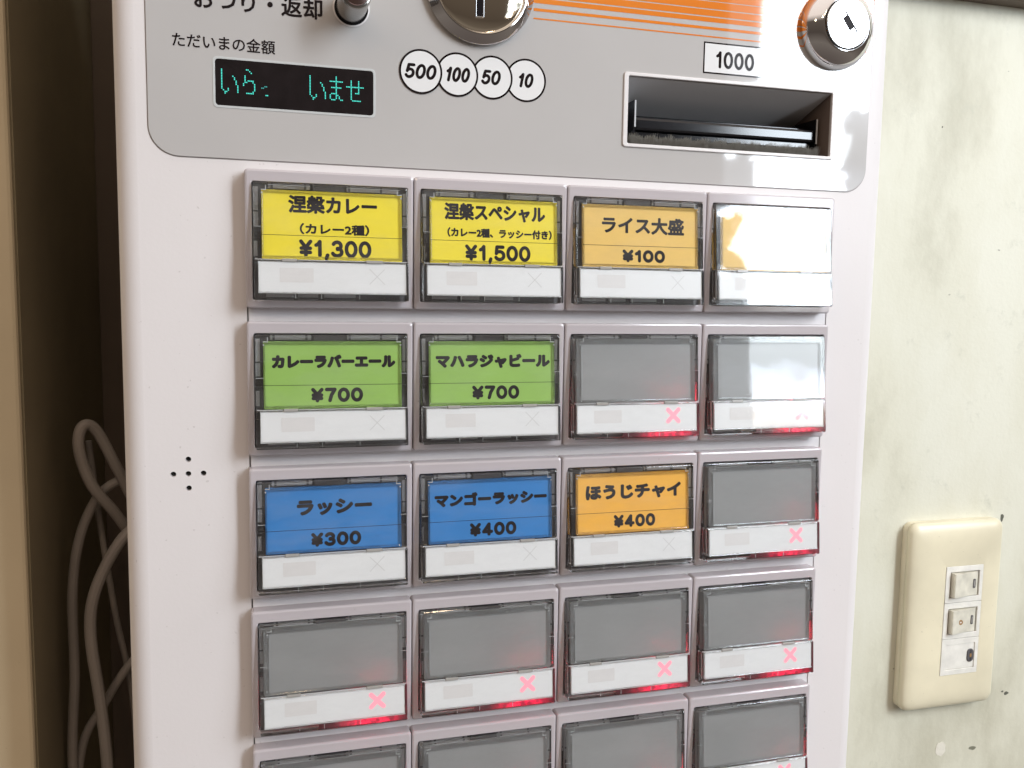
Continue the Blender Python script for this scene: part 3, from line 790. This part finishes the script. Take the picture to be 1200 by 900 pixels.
B1 = 0.030      # heavy lettering
cards = {   # (row, column): colour, [(text, x0, x1, ztop, zbottom, weight)]
 (0, 0): ('yellow', [('涅槃カレー', 14.9, 46.3, 8.9, 14.6, .29), ('（カレー2種）', 18.8, 43.4, 18.6, 22.3, .18), ('¥1,300', 18.4, 44.1, 24.2, 30.4, 1.32)]),
 (0, 1): ('yellow', [('涅槃スペシャル', 11.2, 50.6, 9.2, 14.9, .29), ('（カレー2種、ラッシー付き）', 12.3, 53.2, 18.2, 21.5, .18), ('¥1,500', 18.9, 44.6, 24.2, 30.2, 1.32)]),
 (0, 2): ('tan', [('ライス大盛', 13.9, 49.2, 11.8, 17.8, .29), ('¥100', 22.4, 40.8, 24.3, 29.3, 1.32)]),
 (1, 0): ('green', [('カレーラバーエール', 8.6, 53.1, 12.2, 16.4, .42), ('¥700', 22.2, 41.0, 23.9, 29.2, 1.32)]),
 (1, 1): ('green', [('マハラジャビール', 8.3, 53.6, 12.2, 16.9, .42), ('¥700', 22.2, 41.0, 23.9, 29.2, 1.32)]),
 (2, 0): ('blue', [('ラッシー', 16.9, 44.4, 12.3, 17.4, .42), ('¥300', 21.8, 40.2, 24.2, 29.4, 1.32)]),
 (2, 1): ('blue', [('マンゴーラッシー', 8.2, 53.4, 12.3, 17.0, .42), ('¥400', 21.9, 40.7, 24.0, 29.2, 1.32)]),
 (2, 2): ('amber', [('ほうじチャイ', 9.8, 51.9, 12.0, 17.4, .42), ('¥400', 21.8, 40.2, 24.0, 29.2, 1.32)]),
 (0, 3): ('tan', []),
}
words = {(0, 0): 'yellow card priced 1,300 yen, first in the top row', (0, 1): 'yellow card priced 1,500 yen', (0, 2): 'tan card priced 100 yen',
         (0, 3): 'tan card washed out by the glare, end of the top row', (1, 0): 'green card with the longer name, priced 700 yen, left end of the second row',
         (1, 1): 'green card priced 700 yen, second in its row', (2, 0): 'blue card priced 300 yen', (2, 1): 'blue card priced 400 yen', (2, 2): 'orange card priced 400 yen'}
ordn = ['top', 'second', 'third', 'fourth', 'fifth', 'sixth']
colw = ['left end', 'second from the left', 'third from the left', 'right end']
for rw in range(6):
    for c in range(4):
        key = (rw, c)
        lab = 'clear push button over ' + words[key] if key in words else 'sold-out push button with a lit red cross, %s of the %s row' % (colw[c], ordn[rw])
        b = place('push_button', me_bezel, None, lab)
        b.parent = tm; b.matrix_parent_inverse = Matrix.Translation(tm.location).inverted()
        b.location = (PX * c * MM, 0, -PZ * rw * MM)
        def ch(name, me): return place(name, me, b)
        ch('carrier', me_carrier); ch('clear_frame', me_frame); ch('clear_pane', me_pane); ch('mould_highlight', me_ticks); [ch('clip', q_) for q_ in me_clips]
        ch('white_strip', me_strip); ch('faded_patch', me_patch)
        if key in cards:
            colr, tx = cards[key]
            ch('price_card', me_card[colr])
            bm = bmesh.new(); box(bm, 5.7, 55.3, .955, .99, -22.95, -22.80)
            tilt(bm, TILT); o = finish('card_line', bm, M['ink'], b)
            for s, x0, x1, zt, zb, w_ in tx:
                bm = bmesh.new()
                if s[0] == '¥': add_figures(bm, s, x0, x1, -zb, -zt, .96, w_, gap=w_ * 1.25)
                elif w_ > .2: add_text(bm, s, x0, x1, -zb - .4, -zt + .35, .96, bold=w_)
                else: add_text(bm, s, x0, x1, -zb - .1, -zt + .2, .96, bold=w_)
                tilt(bm, TILT)
                finish('price_lettering' if s[0] == '¥' else 'card_lettering', bm, M['ink'], b)
            ch('cross_mark', me_x)
        else:
            ch('blank_panel', me_empty); ch('cross_mark', me_xl); ch('light_guide', me_guide)
            for (lx, ly, lz, pw, rr) in ((45.5, 2.9, -32.2, 0.020 * rb.uniform(.5, 1.4), 0.5), (45, 2.2, -44.2, 0.0009, 0.8)):
                pl = bpy.data.lights.new('red_diode', 'POINT'); pl.energy = pw; pl.color = (1.0, 0.05, 0.08); pl.shadow_soft_size = rr * MM
                po = bpy.data.objects.new('red_diode', pl); col.objects.link(po); po.parent = b; po.location = (lx * MM, ly * MM, lz * MM)

# ================================================================== light switch on the wall
sw = thing('light_switch', 'aged cream wall switch plate with three white switch modules right of the machine', 'light switch', (419, 119.5, -297))
def swp(name, bm, m_, label=None, smooth=False, parent=None):
    o = finish(name, bm, m_, None, label, smooth)
    if parent is None:
        o.parent = sw; o.matrix_parent_inverse = Matrix.Translation(sw.location).inverted()
    else: o.parent = parent
    return o
px0, px1, pz0, pz1 = 384.8, 454.2, -298.0, -178.2
def platering(d, y, r=6.0): return (rrect(px0 + d, px1 - d, pz0 + d, pz1 - d, max(r - d * .3, 1), 6), y)
so = (409.9, 438.1, -275.8, -205.9)
bm = bmesh.new()
hole = lambda y: (rrect(*so, .6, 6), y)
loft(bm, [platering(0.6, 119.4, 5), platering(0.3, 115.6, 5.6), platering(.9, 115.2), platering(.9, 114.8), platering(0, 114.4), platering(0.0, 113.2), platering(.7, 111.4),
          platering(1.6, 110.6), platering(3.2, 109.8), platering(6.0, 109.15), platering(9.0, 108.8), platering(11.5, 108.65), platering(14, 108.6), (rrect(so[0] - .3, so[1] + .3, so[2] - .3, so[3] + .3, .6, 6), 108.6), hole(108.65), hole(108.8), hole(114)], cap0=False, cap1=False)
pl_ = swp('switch_plate', bm, M['plate'], smooth=False)
for p in pl_.data.polygons: p.use_smooth = True
ed = [(-205.9, -229.1), (-229.3, -252.4), (-252.6, -275.8)]
for i, (za, zb) in enumerate(ed):
    x0, x1 = 410.1, 437.9; H_ = za - zb
    ix0, ix1, iz1, iz0 = x0 + 3.2, x1 - 2.6, za - 3.6, zb + 3.4
    bm = bmesh.new(); frame(bm, (x0, x1, zb + .05, za - .05), (ix0, ix1, iz0, iz1), 114, 108.25, ro=.3, ri=.4, ch=.2)
    mod = swp('switch_module', bm, M['switch_white'], 'switch module with a rocker' if i < 2 else 'flat blank module with a dark oval plug')
    if i < 2:
        bm = bmesh.new(); box(bm, ix0, ix1, 113.2, 113.6, iz0, iz1); swp('module_gap', bm, M['black'], parent=mod)
        bm = bmesh.new()
        a0, a1, c0, c1 = ix0 + .7, ix1 - .7, iz0 + .6, iz1 - .6
        top = [(a0, 113), (a0 + .2, 105.6), (a0 + .7, 105.2), ((a0 + a1) / 2, 107.1), (a1 - .5, 108.6), (a1, 109.0), (a1, 113)]
        f0 = [bm.verts.new((x, y, c0)) for x, y in top]; f1 = [bm.verts.new((x, y, c1)) for x, y in top]
        bm.faces.new(f0); bm.faces.new(f1)
        for k in range(len(top)): bm.faces.new((f0[k], f0[(k + 1) % len(top)], f1[(k + 1) % len(top)], f1[k]))
        swp('rocker', bm, M['rocker'], parent=mod)
        xm = a1 - 3.4; ym = 107.1 + (xm - (a0 + a1) / 2) / (a1 - .5 - (a0 + a1) / 2) * 1.5
        bm = bmesh.new(); loft(bm, [(rrect(xm - .9, xm + .9, (c0 + c1) / 2 - 2.9, (c0 + c1) / 2 + 2.9, .6), ym + 1), (rrect(xm - .9, xm + .9, (c0 + c1) / 2 - 2.9, (c0 + c1) / 2 + 2.9, .6), ym - .35)])
        swp('indicator_rim', bm, M['dark'], parent=mod)
        bm = bmesh.new(); loft(bm, [(rrect(xm - .4, xm + .4, (c0 + c1) / 2 - 2.0, (c0 + c1) / 2 + 2.0, .3), ym), (rrect(xm - .4, xm + .4, (c0 + c1) / 2 - 2.0, (c0 + c1) / 2 + 2.0, .3), ym - .45)])
        swp('indicator_window', bm, M['clip'], parent=mod)
        if i == 1:
            xb = a0 + 7.4; yb_ = 105.2 + (7.4 - .7) / ((a1 - a0) / 2 - .7) * 1.9
            bm = bmesh.new(); loft(bm, [(circle(xb, (c0 + c1) / 2 - .4, 1.6, 20), yb_ + .6), (circle(xb, (c0 + c1) / 2 - .4, 1.6, 20), yb_ - .25)])
            swp('brown_burn', bm, M['burn'], parent=mod)
            bm = bmesh.new(); loft(bm, [(circle(xb, (c0 + c1) / 2 - .4, .5, 14), yb_ + .6), (circle(xb, (c0 + c1) / 2 - .4, .5, 14), yb_ - .3)])
            swp('burn_centre', bm, M['label'], parent=mod)
    else:
        bm = bmesh.new(); box(bm, x0 + 2, x1 - 2, 111, 111.4, zb + 2, za - 2); swp('module_gap', bm, M['black'], parent=mod)
        bm = bmesh.new(); slab(bm, ix0 + .15, ix1 - .15, iz0 + .15, iz1 - .15, 113, 108.75, r=.4, ch=.2); swp('blank_cover', bm, M['switch_white'], parent=mod)
        xm = ix1 - 3.0; zm = (iz0 + iz1) / 2
        bm = bmesh.new(); slab(bm, xm - 2.4, xm + 2.4, zm - 4.3, zm + 4.3, 110, 108.1, r=2.3, ch=.4, n=6); swp('oval_plug', bm, M['dark'], parent=mod)
        bm = bmesh.new(); slab(bm, xm - .7, xm + .7, zm - 1.2, zm + 1.2, 110, 107.95, r=.6, ch=.1, n=6); swp('plug_centre', bm, M['burn'], parent=mod)

# ================================================================== cables in the gap
cables = [
 ('thick grey cable looping highest in the dark gap and passing behind the machine', 2.7, [(-58, 150, -172), (-66, 143, -155), (-75.5, 136, -138), (-80.2, 134, -120), (-78.5, 135, -109.5), (-73, 139, -112), (-64, 144, -134), (-57, 150, -152), (-45, 156, -165)], 'a'),
 ('grey cable hanging furthest left in the dark gap beside the tan pier', 2.4, [(-62, 150, -138), (-74, 148, -146), (-83, 145, -166), (-87, 143, -194), (-87.2, 142, -237), (-89.5, 142, -280), (-89, 142, -360)], 'b'),
 ('pale grey cable curving down the middle of the dark gap, nearest the machine', 2.8, [(-50, 140, -156), (-63, 135, -167), (-74.5, 132, -190), (-77.3, 131, -212), (-73.8, 131, -248), (-71.5, 131, -284), (-70, 131, -360)], 'c'),
 ('thin grey cable crossing low in the dark gap behind the pale one', 2.2, [(-45, 152, -222), (-62, 150, -236), (-75, 148, -256), (-86, 147, -278), (-92, 147, -330)], 'd'),
 ('thin dark cable half hidden deep in the gap behind the others', 1.6, [(-80, 158, -120), (-76, 160, -165), (-70, 161, -215), (-63, 161, -262), (-60, 161, -350)], 'e'),
]
for lab, r_, pts, _k in cables:
    bm = bmesh.new(); tube(bm, pts, r_)
    o = finish('power_cable', bm, M['cable'], smooth=True); o['label'] = lab; o['category'] = 'cable'; o['group'] = 'cables in the gap beside the machine'
